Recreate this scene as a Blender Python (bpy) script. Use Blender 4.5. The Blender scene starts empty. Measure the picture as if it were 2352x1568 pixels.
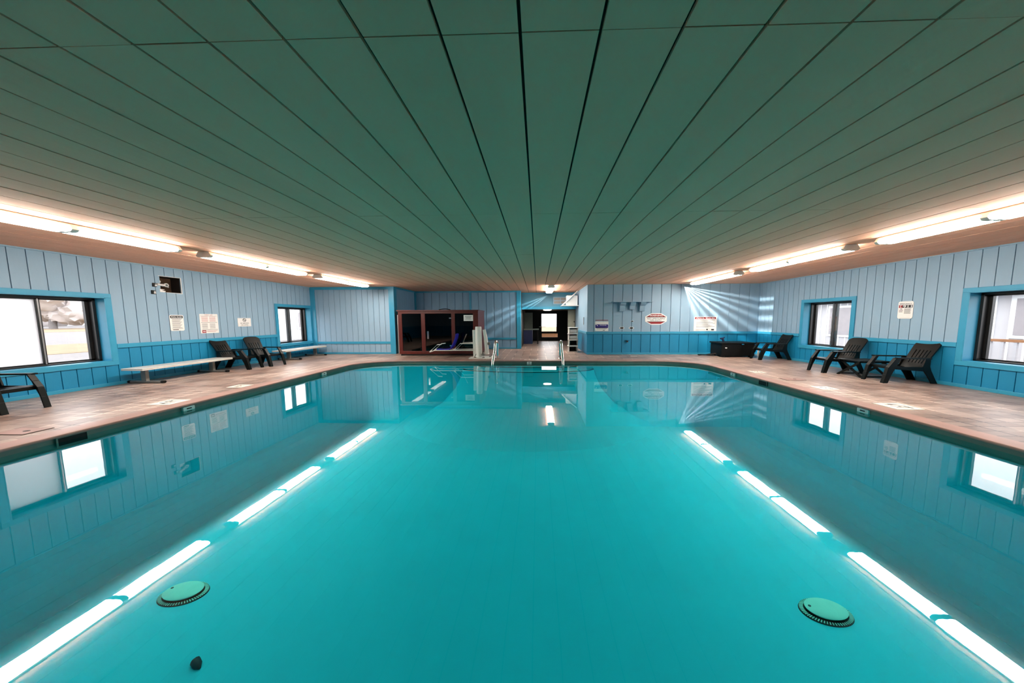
import bpy, bmesh, math, random
from mathutils import Vector, Matrix
from mathutils.geometry import tessellate_polygon
random.seed(7)
S = bpy.context.scene
COL = S.collection
PI = math.pi

# ------------------------------------------------------------------ helpers
def link(o):
    COL.objects.link(o); return o

class MB:
    """collects shapes and links them as ONE mesh object"""
    def __init__(self):
        self.bm = bmesh.new(); self.mi = 0
    def _f(self, vs):
        try:
            f = self.bm.faces.new(vs); f.material_index = self.mi; return f
        except ValueError:
            return None
    def box(self, x0, x1, y0, y1, z0, z1):
        v = [self.bm.verts.new((x, y, z)) for z in (z0, z1) for y in (y0, y1) for x in (x0, x1)]
        for q in ((0,2,3,1),(4,5,7,6),(0,1,5,4),(2,6,7,3),(0,4,6,2),(1,3,7,5)):
            self._f([v[i] for i in q])
        return self
    def prism(self, pts, axis, a, b):
        """closed outline in the plane normal to axis, extruded from a to b"""
        def P(p, t):
            if axis == 'x': return (t, p[0], p[1])
            if axis == 'y': return (p[0], t, p[1])
            return (p[0], p[1], t)
        A = [self.bm.verts.new(P(p, a)) for p in pts]; B = [self.bm.verts.new(P(p, b)) for p in pts]
        n = len(pts)
        self._f(A[::-1]); self._f(B)
        for i in range(n):
            j = (i+1) % n; self._f([A[i], A[j], B[j], B[i]])
        return self
    def bar(self, p, q, w, h, up=(0,0,1)):
        """square bar from p to q"""
        p = Vector(p); q = Vector(q); d = (q-p).normalized(); up = Vector(up)
        s = d.cross(up)
        if s.length < 1e-4: s = d.cross(Vector((1,0,0)))
        s.normalize(); u = s.cross(d)
        c = [(-w/2,-h/2),(w/2,-h/2),(w/2,h/2),(-w/2,h/2)]
        A = [self.bm.verts.new(p+s*a+u*b) for a,b in c]; B = [self.bm.verts.new(q+s*a+u*b) for a,b in c]
        self._f(A[::-1]); self._f(B)
        for i in range(4): self._f([A[i],A[(i+1)%4],B[(i+1)%4],B[i]])
        return self
    def tube(self, pts, r, n=10, sx=1.0, cap=True):
        pts = [Vector(p) for p in pts]; rings = []
        for i, p in enumerate(pts):
            a = pts[max(i-1,0)]; b = pts[min(i+1,len(pts)-1)]; d = (b-a).normalized()
            ref = Vector((1,0,0)) if abs(d.x) < .8 else Vector((0,0,1))
            s = d.cross(ref).normalized(); u = s.cross(d)
            rr = r[i] if isinstance(r,(list,tuple)) else r
            ring = []
            for k in range(n):
                o = (s*math.cos(2*PI*k/n)+u*math.sin(2*PI*k/n))*rr
                o.x *= sx
                ring.append(self.bm.verts.new(p+o))
            rings.append(ring)
        for a, b in zip(rings, rings[1:]):
            for k in range(n): self._f([a[k],a[(k+1)%n],b[(k+1)%n],b[k]])
        if cap: self._f(rings[0][::-1]); self._f(rings[-1])
        return self
    def lathe(self, prof, c=(0,0,0), n=32, sx=1, sy=1):
        """profile (r,z) turned about a vertical axis through c"""
        rings = []
        for r, z in prof:
            rings.append([self.bm.verts.new((c[0]+sx*r*math.cos(2*PI*k/n), c[1]+sy*r*math.sin(2*PI*k/n), c[2]+z)) for k in range(n)])
        for a, b in zip(rings, rings[1:]):
            for k in range(n): self._f([a[k],a[(k+1)%n],b[(k+1)%n],b[k]])
        self._f(rings[0][::-1]); self._f(rings[-1])
        return self
    def grid(self, fn, nu, nv, thick=None):
        """sheet fn(u,v) -> point, optional second sheet at fn2 = thick(u,v)"""
        def sheet(f):
            return [[self.bm.verts.new(f(i/nu, j/nv)) for j in range(nv+1)] for i in range(nu+1)]
        A = sheet(fn)
        for i in range(nu):
            for j in range(nv): self._f([A[i][j],A[i+1][j],A[i+1][j+1],A[i][j+1]])
        if thick:
            B = sheet(thick)
            for i in range(nu):
                for j in range(nv): self._f([B[i][j],B[i][j+1],B[i+1][j+1],B[i+1][j]])
            for i in range(nu):
                self._f([A[i][0],B[i][0],B[i+1][0],A[i+1][0]]); self._f([A[i][nv],A[i+1][nv],B[i+1][nv],B[i][nv]])
            for j in range(nv):
                self._f([A[0][j],A[0][j+1],B[0][j+1],B[0][j]]); self._f([A[nu][j],B[nu][j],B[nu][j+1],A[nu][j+1]])
        return self
    def poly(self, outline, z, holes=()):
        loops = [[Vector((p[0],p[1],0)) for p in outline]]+[[Vector((p[0],p[1],0)) for p in h] for h in holes]
        flat = [p for l in loops for p in l]
        vs = [self.bm.verts.new((p.x,p.y,z)) for p in flat]
        for t in tessellate_polygon(loops):
            self._f([vs[i] for i in t])
        return self
    def build(self, name, mats, parent=None, origin=(0,0,0), smooth=False, bevel=0, bevseg=2, label=None):
        me = bpy.data.meshes.new(name)
        bm = self.bm
        bmesh.ops.recalc_face_normals(bm, faces=bm.faces)
        if origin != (0,0,0): bmesh.ops.translate(bm, verts=bm.verts, vec=-Vector(origin))
        bm.to_mesh(me); bm.free()
        for m in (mats if isinstance(mats,(list,tuple)) else [mats]): me.materials.append(m)
        if smooth:
            for p in me.polygons: p.use_smooth = True
            me.set_sharp_from_angle(angle=math.radians(40))
        o = link(bpy.data.objects.new(name, me))
        if bevel:
            b = o.modifiers.new('bevel','BEVEL'); b.width = bevel; b.segments = bevseg; b.limit_method = 'ANGLE'; b.angle_limit = math.radians(40)
        if parent: o.parent = parent
        else: o.location = origin
        if label: o['label'] = label
        return o

def tag(o, label, cat, group=None):
    o['label'] = label; o['category'] = cat
    if group: o['group'] = group
    return o
def thing(name, label, cat, loc, rz=0, group=None):
    o = bpy.data.objects.new(name, None); o.empty_display_size = .1; link(o)
    o.location = loc; o.rotation_euler = (0,0,rz)
    return tag(o, label, cat, group)
def struct(o):
    o['kind'] = 'structure'; return o
def children(o): return [c for c in bpy.data.objects if c.parent == o]
def copy_tree(o, parent=None):
    c = o.copy(); link(c); c.parent = parent
    for ch in children(o): copy_tree(ch, c)
    return c

# ------------------------------------------------------------------ materials
def mat(name, col, rough=.5, metal=0, var=.06, scale=6, bump=0, bscale=40, coat=0, spec=.5, stretch=(1,1,1), col2=None, detail=4):
    m = bpy.data.materials.new(name); m.use_nodes = True
    nt = m.node_tree; N = nt.nodes; L = nt.links
    b = N['Principled BSDF']
    b.inputs['Roughness'].default_value = rough; b.inputs['Metallic'].default_value = metal
    b.inputs['Specular IOR Level'].default_value = spec; b.inputs['Coat Weight'].default_value = coat
    tc = N.new('ShaderNodeTexCoord'); mp = N.new('ShaderNodeMapping'); mp.inputs['Scale'].default_value = stretch
    L.new(tc.outputs['Object'], mp.inputs['Vector'])
    nz = N.new('ShaderNodeTexNoise'); nz.inputs['Scale'].default_value = scale; nz.inputs['Detail'].default_value = detail
    L.new(mp.outputs['Vector'], nz.inputs['Vector'])
    mix = N.new('ShaderNodeMix'); mix.data_type = 'RGBA'
    c2 = col2 if col2 else tuple(max(0,c*(1-2.2*var)) for c in col)
    c1 = col if col2 else tuple(min(1,c*(1+2.2*var)) for c in col)
    mix.inputs[6].default_value = (*c2,1); mix.inputs[7].default_value = (*c1,1)
    L.new(nz.outputs['Fac'], mix.inputs[0]); L.new(mix.outputs[2], b.inputs['Base Color'])
    if bump:
        n2 = N.new('ShaderNodeTexNoise'); n2.inputs['Scale'].default_value = bscale; n2.inputs['Detail'].default_value = 5
        L.new(mp.outputs['Vector'], n2.inputs['Vector'])
        bp = N.new('ShaderNodeBump'); bp.inputs['Strength'].default_value = bump; bp.inputs['Distance'].default_value = .01
        L.new(n2.outputs['Fac'], bp.inputs['Height']); L.new(bp.outputs['Normal'], b.inputs['Normal'])
    return m

def srgb(r,g,b):
    f = lambda c: (c/255/12.92) if c/255 <= .04045 else ((c/255+.055)/1.055)**2.4
    return (f(r),f(g),f(b))

M = {}
M['wall_up']  = mat('pale blue painted plywood', srgb(141,172,194), .55, var=.035, scale=3, bump=.12, bscale=25, stretch=(1,1,.35))
M['wall_low'] = mat('turquoise painted plywood', srgb(20,132,176), .45, var=.05, scale=3, bump=.12, bscale=25, stretch=(1,1,.35))
M['wall_alc'] = mat('shade tinted pale blue plywood', srgb(122,165,196), .55, var=.04, scale=3, bump=.1, bscale=25)  # room's pale blue with the alcove's bluish shade mixed into the colour
M['wall_mid'] = mat('mid blue header plywood', srgb(74,140,168), .5, var=.05, scale=3, bump=.1, bscale=25)  # header wall, a deeper blue than the room walls
M['trim']     = mat('blue painted trim', srgb(50,150,186), .4, var=.04, scale=5)
M['ceiling']  = mat('grey painted ceiling board', (.87,.445,.285), .75, var=.06, scale=1.3, bump=.25, bscale=14, stretch=(1,.12,1), detail=6)
M['dark_gap'] = mat('dark gap', (.012,.013,.01), .9)
M['black_plastic'] = mat('black green resin', (.0026,.0036,.0032), .4, var=.1, scale=20, spec=.25)
M['black'] = mat('black plastic', (.003,.003,.003), .5, spec=.25)
M['white'] = mat('white plastic', (.78,.78,.76), .4, var=.02)
M['white_metal'] = mat('white powder coat', (.82,.81,.76), .35, var=.03, scale=15)
M['bench'] = mat('white weathered bench', (.62,.62,.58), .4, var=.06, scale=9)
M['grey_metal'] = mat('grey steel', (.22,.215,.2), .4, metal=.4, var=.1)
M['chrome'] = mat('stainless steel', (.78,.78,.78), .14, metal=1, var=.03)
M['bronze'] = mat('dark bronze aluminium', (.018,.017,.017), .32, metal=.3, var=.1)
M['alu'] = mat('bare aluminium', (.35,.33,.33), .35, metal=.7, var=.06)
M['wood'] = mat('red brown cedar', srgb(88,24,15), .35, var=.18, scale=8, stretch=(1,1,.15))
M['dark_wood'] = mat('dark plinth', (.012,.007,.006), .6)
M['blue_fabric'] = mat('blue sling fabric', srgb(22,22,165), .7, var=.1, scale=60)
M['paper'] = mat('white sign face', (.85,.85,.83), .45, var=.015)
M['ink'] = mat('black ink', (.012,.012,.012), .5)
M['grey_ink'] = mat('grey ink', (.2,.2,.2), .5)
M['red_ink'] = mat('red ink', srgb(150,20,28), .5)
M['pink_ink'] = mat('faded red ink', srgb(190,130,130), .5)
M['blue_ink'] = mat('blue ink', srgb(45,28,125), .5)
M['brown_board'] = mat('brown insulation board', srgb(96,66,40), .9, var=.3, scale=7, col2=srgb(40,24,18))
M['old_wood'] = mat('dim beige door', srgb(150,150,135), .6)
M['asphalt'] = mat('pale asphalt', (.155,.14,.14), .9, var=.08, scale=3)
M['lawn'] = mat('dry lawn', (.22,.15,.085), .95, var=.15, scale=2)
M['bark'] = mat('grey bark', (.2,.18,.18), .9, var=.2)
M['leaf'] = mat('haze tinted foliage', (.48,.43,.42), .95, var=.06, scale=1.5)  # distance haze is put into the pale leaf colour
M['siding'] = mat('white siding', (.46,.44,.45), .7, var=.05, scale=2, stretch=(1,1,.2))
M['fascia'] = mat('white fascia', (.8,.8,.8), .6)
M['porch'] = mat('orange brown porch boards', (.30,.13,.05), .6, var=.12, scale=8)
M['grey_win'] = mat('grey curtain glass', (.30,.27,.28), .5)
M['debris'] = mat('dark wet leaf', srgb(24,30,42), .6)
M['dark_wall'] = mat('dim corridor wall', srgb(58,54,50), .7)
M['cor_panel'] = mat('grey green panel', srgb(105,115,108), .6)
M['navy'] = mat('navy counter front', srgb(26,40,78), .5)
M['lid'] = mat('pale drain cover', srgb(205,232,216), .6, var=.05)
M['tile_white'] = mat('white ceramic tile', srgb(232,224,210), .3, var=.03)

def deck_material():
    m = bpy.data.materials.new('quarry tile deck'); m.use_nodes = True
    nt = m.node_tree; N = nt.nodes; L = nt.links; b = N['Principled BSDF']
    tc = N.new('ShaderNodeTexCoord'); sp = N.new('ShaderNodeSeparateXYZ'); L.new(tc.outputs['Object'], sp.inputs[0])
    def math_(op, a, v=None, c=None):
        n = N.new('ShaderNodeMath'); n.operation = op
        if hasattr(a,'node') or hasattr(a,'links'): L.new(a, n.inputs[0])
        else: n.inputs[0].default_value = a
        if v is not None:
            if hasattr(v,'links'): L.new(v, n.inputs[1])
            else: n.inputs[1].default_value = v
        return n.outputs[0]
    def line(out, period, w, off):
        t = math_('DIVIDE', math_('ADD', out, off), period)
        fr = math_('FRACT', t)
        d = math_('ABSOLUTE', math_('SUBTRACT', fr, .5))      # .5 at joint
        return math_('GREATER_THAN', d, .5 - w/period/2), math_('FLOOR', t)
    lx, ix = line(sp.outputs[0], .33, .028, 100.0)
    ly, iy = line(sp.outputs[1], .165, .014, 100.0)
    joint = math_('MAXIMUM', lx, ly)
    cb = N.new('ShaderNodeCombineXYZ'); L.new(ix, cb.inputs[0]); L.new(iy, cb.inputs[1])
    wn = N.new('ShaderNodeTexWhiteNoise'); wn.noise_dimensions = '2D'; L.new(cb.outputs[0], wn.inputs[0])
    nz = N.new('ShaderNodeTexNoise'); nz.inputs['Scale'].default_value = .9; nz.inputs['Detail'].default_value = 6; L.new(tc.outputs['Object'], nz.inputs['Vector'])
    fine = N.new('ShaderNodeTexNoise'); fine.inputs['Scale'].default_value = 18; fine.inputs['Detail'].default_value = 4; L.new(tc.outputs['Object'], fine.inputs['Vector'])
    r = N.new('ShaderNodeValToRGB'); r.color_ramp.elements[0].position = .25; r.color_ramp.elements[1].position = .8
    r.color_ramp.elements[0].color = (*srgb(116,93,82),1); r.color_ramp.elements[1].color = (*srgb(172,150,138),1)
    s = math_('ADD', math_('MULTIPLY', wn.outputs['Value'], .3), math_('MULTIPLY', nz.outputs['Fac'], .5))
    s = math_('ADD', s, math_('MULTIPLY', fine.outputs['Fac'], .2)); L.new(s, r.inputs[0])
    mix = N.new('ShaderNodeMix'); mix.data_type = 'RGBA'; mix.inputs[7].default_value = (*srgb(196,172,156),1)
    # grout: pale where worn, dark where stained
    g = N.new('ShaderNodeValToRGB'); g.color_ramp.elements[0].position = .42; g.color_ramp.elements[1].position = .58
    g.color_ramp.elements[0].color = (*srgb(66,50,44),1); g.color_ramp.elements[1].color = (*srgb(220,200,184),1)
    L.new(nz.outputs['Fac'], g.inputs[0]); L.new(g.outputs[0], mix.inputs[7])
    L.new(joint, mix.inputs[0]); L.new(r.outputs[0], mix.inputs[6]); L.new(mix.outputs[2], b.inputs['Base Color'])
    b.inputs['Roughness'].default_value = .36
    bp = N.new('ShaderNodeBump'); bp.inputs['Strength'].default_value = .35; bp.inputs['Distance'].default_value = .006
    inv = math_('SUBTRACT', 1.0, joint); L.new(inv, bp.inputs['Height']); L.new(bp.outputs['Normal'], b.inputs['Normal'])
    return m
M['deck'] = deck_material()
M['coping'] = mat('pink worn coping tile', srgb(178,136,128), .4, var=.1, scale=2.6, col2=srgb(124,104,92), detail=9)
M['waterline'] = mat('grey green waterline tile', srgb(108,112,102), .35, var=.12, scale=4)
M['plaster'] = mat('turquoise pool plaster', (.006,.60,.72), .7, var=.03, scale=1.5)
M['step_white'] = mat('pale pool step', (.05,.70,.74), .6)
M['nosing'] = mat('dark step nosing', (.004,.03,.035), .5)

def two_sided_ior(nt, fr, ior):
    g = nt.nodes.new('ShaderNodeNewGeometry'); mp = nt.nodes.new('ShaderNodeMapRange')
    mp.inputs[3].default_value = ior; mp.inputs[4].default_value = 1/ior
    nt.links.new(g.outputs['Backfacing'], mp.inputs[0]); nt.links.new(mp.outputs[0], fr.inputs['IOR'])
def water_material():
    m = bpy.data.materials.new('pool water surface'); m.use_nodes = True
    nt = m.node_tree; N = nt.nodes; L = nt.links; N.clear()
    out = N.new('ShaderNodeOutputMaterial'); mx = N.new('ShaderNodeMixShader')
    fr = N.new('ShaderNodeFresnel'); two_sided_ior(nt, fr, 1.33)
    tr = N.new('ShaderNodeBsdfTransparent'); tr.inputs[0].default_value = (.4,.97,.985,1)
    gl = N.new('ShaderNodeBsdfGlossy'); gl.inputs['Roughness'].default_value = 0; gl.inputs[0].default_value = (1,1,1,1)
    tc = N.new('ShaderNodeTexCoord'); nz = N.new('ShaderNodeTexNoise'); nz.inputs['Scale'].default_value = 2.2; nz.inputs['Detail'].default_value = 2
    L.new(tc.outputs['Object'], nz.inputs['Vector'])
    bp = N.new('ShaderNodeBump'); bp.inputs['Strength'].default_value = .02; bp.inputs['Distance'].default_value = .02
    L.new(nz.outputs['Fac'], bp.inputs['Height']); L.new(bp.outputs['Normal'], gl.inputs['Normal']); L.new(bp.outputs['Normal'], fr.inputs['Normal'])
    L.new(fr.outputs[0], mx.inputs[0]); L.new(tr.outputs[0], mx.inputs[1]); L.new(gl.outputs[0], mx.inputs[2]); L.new(mx.outputs[0], out.inputs[0])
    return m
M['water'] = water_material()

def glass_material(name, tint, ior=1.5):
    m = bpy.data.materials.new(name); m.use_nodes = True
    nt = m.node_tree; N = nt.nodes; L = nt.links; N.clear()
    out = N.new('ShaderNodeOutputMaterial'); mx = N.new('ShaderNodeMixShader')
    fr = N.new('ShaderNodeFresnel'); two_sided_ior(nt, fr, ior)
    nz = N.new('ShaderNodeTexNoise'); nz.inputs['Scale'].default_value = 4
    mixc = N.new('ShaderNodeMix'); mixc.data_type = 'RGBA'; mixc.inputs[6].default_value = (*[c*.94 for c in tint],1); mixc.inputs[7].default_value = (*tint,1)
    L.new(nz.outputs['Fac'], mixc.inputs[0])
    tr = N.new('ShaderNodeBsdfTransparent'); L.new(mixc.outputs[2], tr.inputs[0])
    gl = N.new('ShaderNodeBsdfGlossy'); gl.inputs['Roughness'].default_value = 0
    L.new(fr.outputs[0], mx.inputs[0]); L.new(tr.outputs[0], mx.inputs[1]); L.new(gl.outputs[0], mx.inputs[2]); L.new(mx.outputs[0], out.inputs[0])
    return m
M['glass'] = glass_material('window glass', (.96,.97,.97))
def film_material():
    m = bpy.data.materials.new('frosted window film'); m.use_nodes = True
    nt = m.node_tree; N = nt.nodes; L = nt.links; N.clear()
    out = N.new('ShaderNodeOutputMaterial'); mx = N.new('ShaderNodeMixShader'); mx.inputs[0].default_value = .25
    tl = N.new('ShaderNodeBsdfTranslucent'); df = N.new('ShaderNodeBsdfDiffuse'); nz = N.new('ShaderNodeTexNoise'); nz.inputs['Scale'].default_value = 5; nz.inputs['Detail'].default_value = 5
    cr = N.new('ShaderNodeValToRGB'); cr.color_ramp.elements[0].color = (.86,.85,.87,1); cr.color_ramp.elements[1].color = (.97,.97,.97,1)
    L.new(nz.outputs['Fac'], cr.inputs[0]); L.new(cr.outputs[0], tl.inputs[0]); L.new(cr.outputs[0], df.inputs[0])
    L.new(tl.outputs[0], mx.inputs[1]); L.new(df.outputs[0], mx.inputs[2]); L.new(mx.outputs[0], out.inputs[0])
    return m
M['frosted'] = film_material()
M['smoked'] = glass_material('smoked sauna glass', (.06,.05,.05))

def emit_material(name, col, strength):
    m = bpy.data.materials.new(name); m.use_nodes = True
    nt = m.node_tree; N = nt.nodes; L = nt.links; b = N['Principled BSDF']
    b.inputs['Base Color'].default_value = (.8,.8,.78,1)
    nz = N.new('ShaderNodeTexNoise'); nz.inputs['Scale'].default_value = 3
    mx = N.new('ShaderNodeMix'); mx.data_type = 'RGBA'; mx.inputs[6].default_value = (*[c*.95 for c in col],1); mx.inputs[7].default_value = (*col,1)
    L.new(nz.outputs['Fac'], mx.inputs[0]); L.new(mx.outputs[2], b.inputs['Emission Color'])
    b.inputs['Emission Strength'].default_value = strength
    return m
LAMP = 17.0
M['tube'] = emit_material('lit fluorescent lens', (1,.965,.88), LAMP)
M['dome'] = emit_material('lit dome glass', (1,.95,.85), 5)

# ------------------------------------------------------------------ dimensions (metres)
XL, XR, H = -10.2, 9.376, 3.0
YB, YBL, YA, YH, YN = 11.916, 12.15, 14.25, 15.4, -2.6
XA, XC, XS = -6.42, -0.90, 2.12        # alcove side wall, corridor's left jamb, corridor side wall
ZW = -0.11
PY, PX = .2022, .4075                  # groove pitch along y / along x
RAIL0, RAIL1 = .885, .985

def rects(u0,u1,z0,z1,holes):
    us = sorted({u0,u1}|{h for hh in holes for h in hh[:2] if u0<h<u1}); zs = sorted({z0,z1}|{h for hh in holes for h in hh[2:4] if z0<h<z1})
    for a,b in zip(us,us[1:]):
        for c,d in zip(zs,zs[1:]):
            mu,mz=(a+b)/2,(c+d)/2
            if any(h[0]<mu<h[1] and h[2]<mz<h[3] for h in holes): continue
            yield a,b,c,d

def panel_wall(name, axis, plane, out, u0, u1, pitch, phase, holes=(), low='wall_low', gap=None, back=.25, ztop=H, zbreak=.93, upm='wall_up'):
    """grooved plywood wall; axis = the axis the wall is normal to; out = +1/-1 where the room lies"""
    gap = gap or pitch*.06
    mb = MB(); T = .02
    cuts = [u0]; k = math.floor((u0-phase)/pitch)
    while phase+k*pitch < u1:
        g = phase+k*pitch
        if g > u0+gap: cuts.append(g)
        k += 1
    cuts.append(u1)
    def put(a,b,c,d,n,t):
        lo, hi = (plane-t*out, plane-n*out)
        lo, hi = min(lo,hi), max(lo,hi)
        if axis == 'x': mb.box(lo,hi,a,b,c,d)
        else: mb.box(a,b,lo,hi,c,d)
    for i,(a,b) in enumerate(zip(cuts,cuts[1:])):
        a2 = a + (gap/2 if i else 0); b2 = b - (gap/2 if i < len(cuts)-2 else 0)
        for z0,z1,mi in ((0,zbreak,1),(zbreak,ztop,0)):
            mb.mi = mi
            for r in rects(a2,b2,z0,z1,holes): put(*r, 0, T)
    for z0,z1,mi in ((0,zbreak,1),(zbreak,ztop,0)):
        mb.mi = mi
        for r in rects(u0,u1,z0,z1,holes): put(*r, T+.006, back)
    return struct(mb.build(name, [M[upm], M[low]]))

WZ0, WZ1 = .58, 2.085                                    # window opening heights
WIN = {'window_1': (XL, 1, 4.72, 6.235), 'window_2': (XL, 1, 10.50, 12.06), 'window_3': (XR, -1, 8.46, 9.955), 'window_4': (XR, -1, 4.72, 6.245)}
hole_l = [(a,b,WZ0,WZ1) for n,(p,o,a,b) in WIN.items() if o > 0]
hole_r = [(a,b,WZ0,WZ1) for n,(p,o,a,b) in WIN.items() if o < 0]
VENT = (7.235, 7.665, 2.315, 2.74)
panel_wall('wall_left', 'x', XL, 1, YN, YBL, PY, 5.115, hole_l+[VENT], back=.42)
panel_wall('wall_right', 'x', XR, -1, YN, YB, PY, 6.556, hole_r, back=.42)
panel_wall('wall_back_right', 'y', YB, -1, XS, XR, PX, 2.40)
panel_wall('wall_back_left', 'y', YBL, -1, XL, XA-.0, PX*.62, -9.63, low='wall_up', back=.2)
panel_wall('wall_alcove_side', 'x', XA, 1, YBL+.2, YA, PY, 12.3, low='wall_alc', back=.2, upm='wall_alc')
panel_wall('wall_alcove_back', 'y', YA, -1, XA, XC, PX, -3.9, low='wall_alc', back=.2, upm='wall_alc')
panel_wall('wall_corridor_side', 'x', XS, -1, YB+.25, 19.5, PY, 12.2, back=.3)
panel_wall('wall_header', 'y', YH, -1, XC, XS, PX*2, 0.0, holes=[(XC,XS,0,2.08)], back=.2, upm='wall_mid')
panel_wall('wall_near', 'y', YN, 1, XL, XR, PX, 0)
mb = MB(); mb.box(XC-.2,XC,YA+.2,19.5,0,H); struct(mb.build('wall_corridor_left', M['dark_wall']))
mb = MB(); mb.box(XS-.012,XS-.002,YH+.21,19.5,0,2.12); struct(mb.build('wall_corridor_right', M['dark_wall']))
mb = MB(); mb.box(XC,XS,YH+.2,19.8,2.12,2.2); struct(mb.build('ceiling_corridor', M['dark_wall']))

# ------------------------------------------------------------------ ceiling: long boards with open joints
mb = MB()
xs = []; x = -.0884
while x > XL-.5: x -= .4093
while x < XR+.5: xs.append(x); x += .4093
ys = [YN-.1, -.898, 1.516, 3.93, 6.344, 8.758, 11.172, 13.586, 15.7]
for a,b in zip(xs,xs[1:]):
    for c,d in zip(ys,ys[1:]):
        j = random.uniform(-.0015,.0015); e = random.uniform(.001,.004)
        mb.box(a+.009,b-.009,c+e,d-e,H+j,H+.022)
mb.mi = 1; mb.box(XL-.5,XR+.5,YN-.3,15.7,H+.03,H+.15)
struct(mb.build('ceiling', [M['ceiling'], M['dark_gap']]))

# ------------------------------------------------------------------ pool outline, deck, coping, basin, water
def outline(x0,x1,y0,y1,rx,ry,n=14,ryn=None):
    P = []
    for cx,cy,a0,r2 in ((x1-rx,y0+.5,-PI/2,.5),(x1-rx,y1-ry,0,ry),(x0+rx,y1-ry,PI/2,ry),(x0+rx,y0+.5,PI,.5)):
        for k in range(n+1):
            a = a0+PI/2*k/n
            P.append((cx+rx*math.cos(a), cy+r2*math.sin(a)))
    return P
def pool(d):
    """pool outline grown by d"""
    return outline(-6.50-d, 5.68+d, .30-d, 10.12+d, 1.55+d, 1.05+d)
dk = [(XL-.45,YN-.3),(XR+.45,YN-.3),(XR+.45,YB+.1),(XS+.25,YB+.1),(XS+.25,20.2),(XC-.15,20.2),(XC-.15,YA+.15),(XA-.1,YA+.15),(XA-.1,YBL+.1),(XL-.45,YBL+.1)]
mb = MB(); mb.poly(dk, 0, [pool(.30)])
struct(mb.build('floor', M['deck']))
mb = MB()
rings = [(.302,-.02),(.30,.003),(.03,.003),(.008,-.002),(0,-.014),(0,-.036),(.06,-.036)]
loops = [[mb.bm.verts.new((x,y,z)) for x,y in pool(d)] for d,z in rings]
for A,B in zip(loops,loops[1:]):
    for k in range(len(A)): mb._f([A[k],A[(k+1)%len(A)],B[(k+1)%len(A)],B[k]])
struct(mb.build('trim_coping', M['coping'], smooth=True))
mb = MB()
rings = [(.30,-.012,0),(.055,-.037,0),(.05,-.037,0),(.05,-.20,0),(.04,-.21,1),(.04,-1.0,1),(.03,-1.8,1),(-.06,-2.05,1),(-.26,-2.21,1),(-.6,-2.28,1),(-1.0,-2.30,1)]
def inset(d):
    if d >= 0: return pool(d)
    return outline(-6.50-d, 5.68+d, .30-d, 10.12+d, 1.55, 1.05)
loops = [[mb.bm.verts.new((x,y,z)) for x,y in inset(d)] for d,z,_ in rings]
for A,B,r in zip(loops,loops[1:],rings[1:]):
    mb.mi = r[2]
    for k in range(len(A)): mb._f([A[k],A[(k+1)%len(A)],B[(k+1)%len(A)],B[k]])
mb.mi = 1; mb._f(loops[-1])
struct(mb.build('pool_basin', [M['waterline'], M['plaster']], smooth=True))
mb = MB(); mb.poly(pool(.052), ZW); w = struct(mb.build('pool_water', M['water']))

# submerged entry steps at the far end, with dark nosings
mb = MB()
def half(cx, cy, rx, ry, n=28):
    return [(cx+rx*math.cos(PI+PI*k/n), cy+ry*math.sin(PI+PI*k/n)) for k in range(n+1)]
for rx,ry,z in ((1.85,.34,-.20),(2.45,.66,-.31)):
    mb.mi = 0
    prof = ((0,z),(.03,z-.12),(.06,-.31)) if z > -.3 else ((0,z),(.06,-.55),(.3,-1.05),(.8,-1.6),(1.5,-2.05),(2.3,-2.31))
    lp = [[mb.bm.verts.new((x,y,zz)) for x,y in half(-.38, 10.14, rx+d, ry+d*.8)] for d,zz in prof]
    mb._f(lp[0])
    for A_,B_ in zip(lp,lp[1:]):
        for k in range(len(A_)-1): mb._f([A_[k],A_[k+1],B_[k+1],B_[k]])
    mb.mi = 1
    o2 = half(-.38, 10.14, rx+.004, ry+.004); o1 = half(-.38, 10.14, rx-.07, ry-.035)
    a = [mb.bm.verts.new((x,y,z+.003)) for x,y in o2]; b = [mb.bm.verts.new((x,y,z+.003)) for x,y in o1]; c = [mb.bm.verts.new((x,y,z-.05)) for x,y in o2]
    for k in range(len(a)-1):
        mb._f([a[k],a[k+1],b[k+1],b[k]]); mb._f([c[k],c[k+1],a[k+1],a[k]])
struct(mb.build('pool_steps', [M['plaster'], M['nosing']], smooth=True))

# ------------------------------------------------------------------ trims
def trimbox(name, *b, m='trim', bev=.004):
    mb = MB()
    for q in b: mb.box(*q)
    return struct(mb.build(name, M[m], bevel=bev))
def rail_segments(x_in, x_out, spans): return [(min(x_in,x_out),max(x_in,x_out),a,b,RAIL0,RAIL1) for a,b in spans]
trimbox('trim_1', *rail_segments(XL, XL+.035, ((YN,4.625),(6.33,10.405))))
trimbox('trim_2', *rail_segments(XR, XR-.035, ((YN,4.625),(6.34,8.365),(10.05,YB))))
trimbox('trim_3', (XS-.0,XR-.035,YB-.03,YB,RAIL0,RAIL1), (XS-.035,XS,YB-.03,YH,RAIL0,RAIL1))
trimbox('trim_4', (XL+.2,XA-.2,YBL-.03,YBL,.46,.56), (XA,XC-.2,YA-.03,YA,.48,.58))           # low rails left
trimbox('trim_5', (XL,XL+.2,YBL-.04,YBL+.0,0,H), (XA-.21,XA+.03,YBL-.05,YBL+.2,0,H), (XL+.2,XA-.2,YBL-.04,YBL,H-.12,H))
trimbox('trim_6', (XA,XA+.03,YBL+.2,YA,H-.08,H), (XA,XC,YA-.03,YA,H-.08,H), (XA,XA+.08,YA-.06,YA,0,H), (-3.56,-3.46,YA-.035,YA,0,H), (XC-.2,XC+.02,YA-.05,YA+.2,0,H))
trimbox('trim_7', (XC,XS,YH-.05,YH+.2,2.08,2.23), (XC,XS,YH-.03,YH,H-.06,H))
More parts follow.
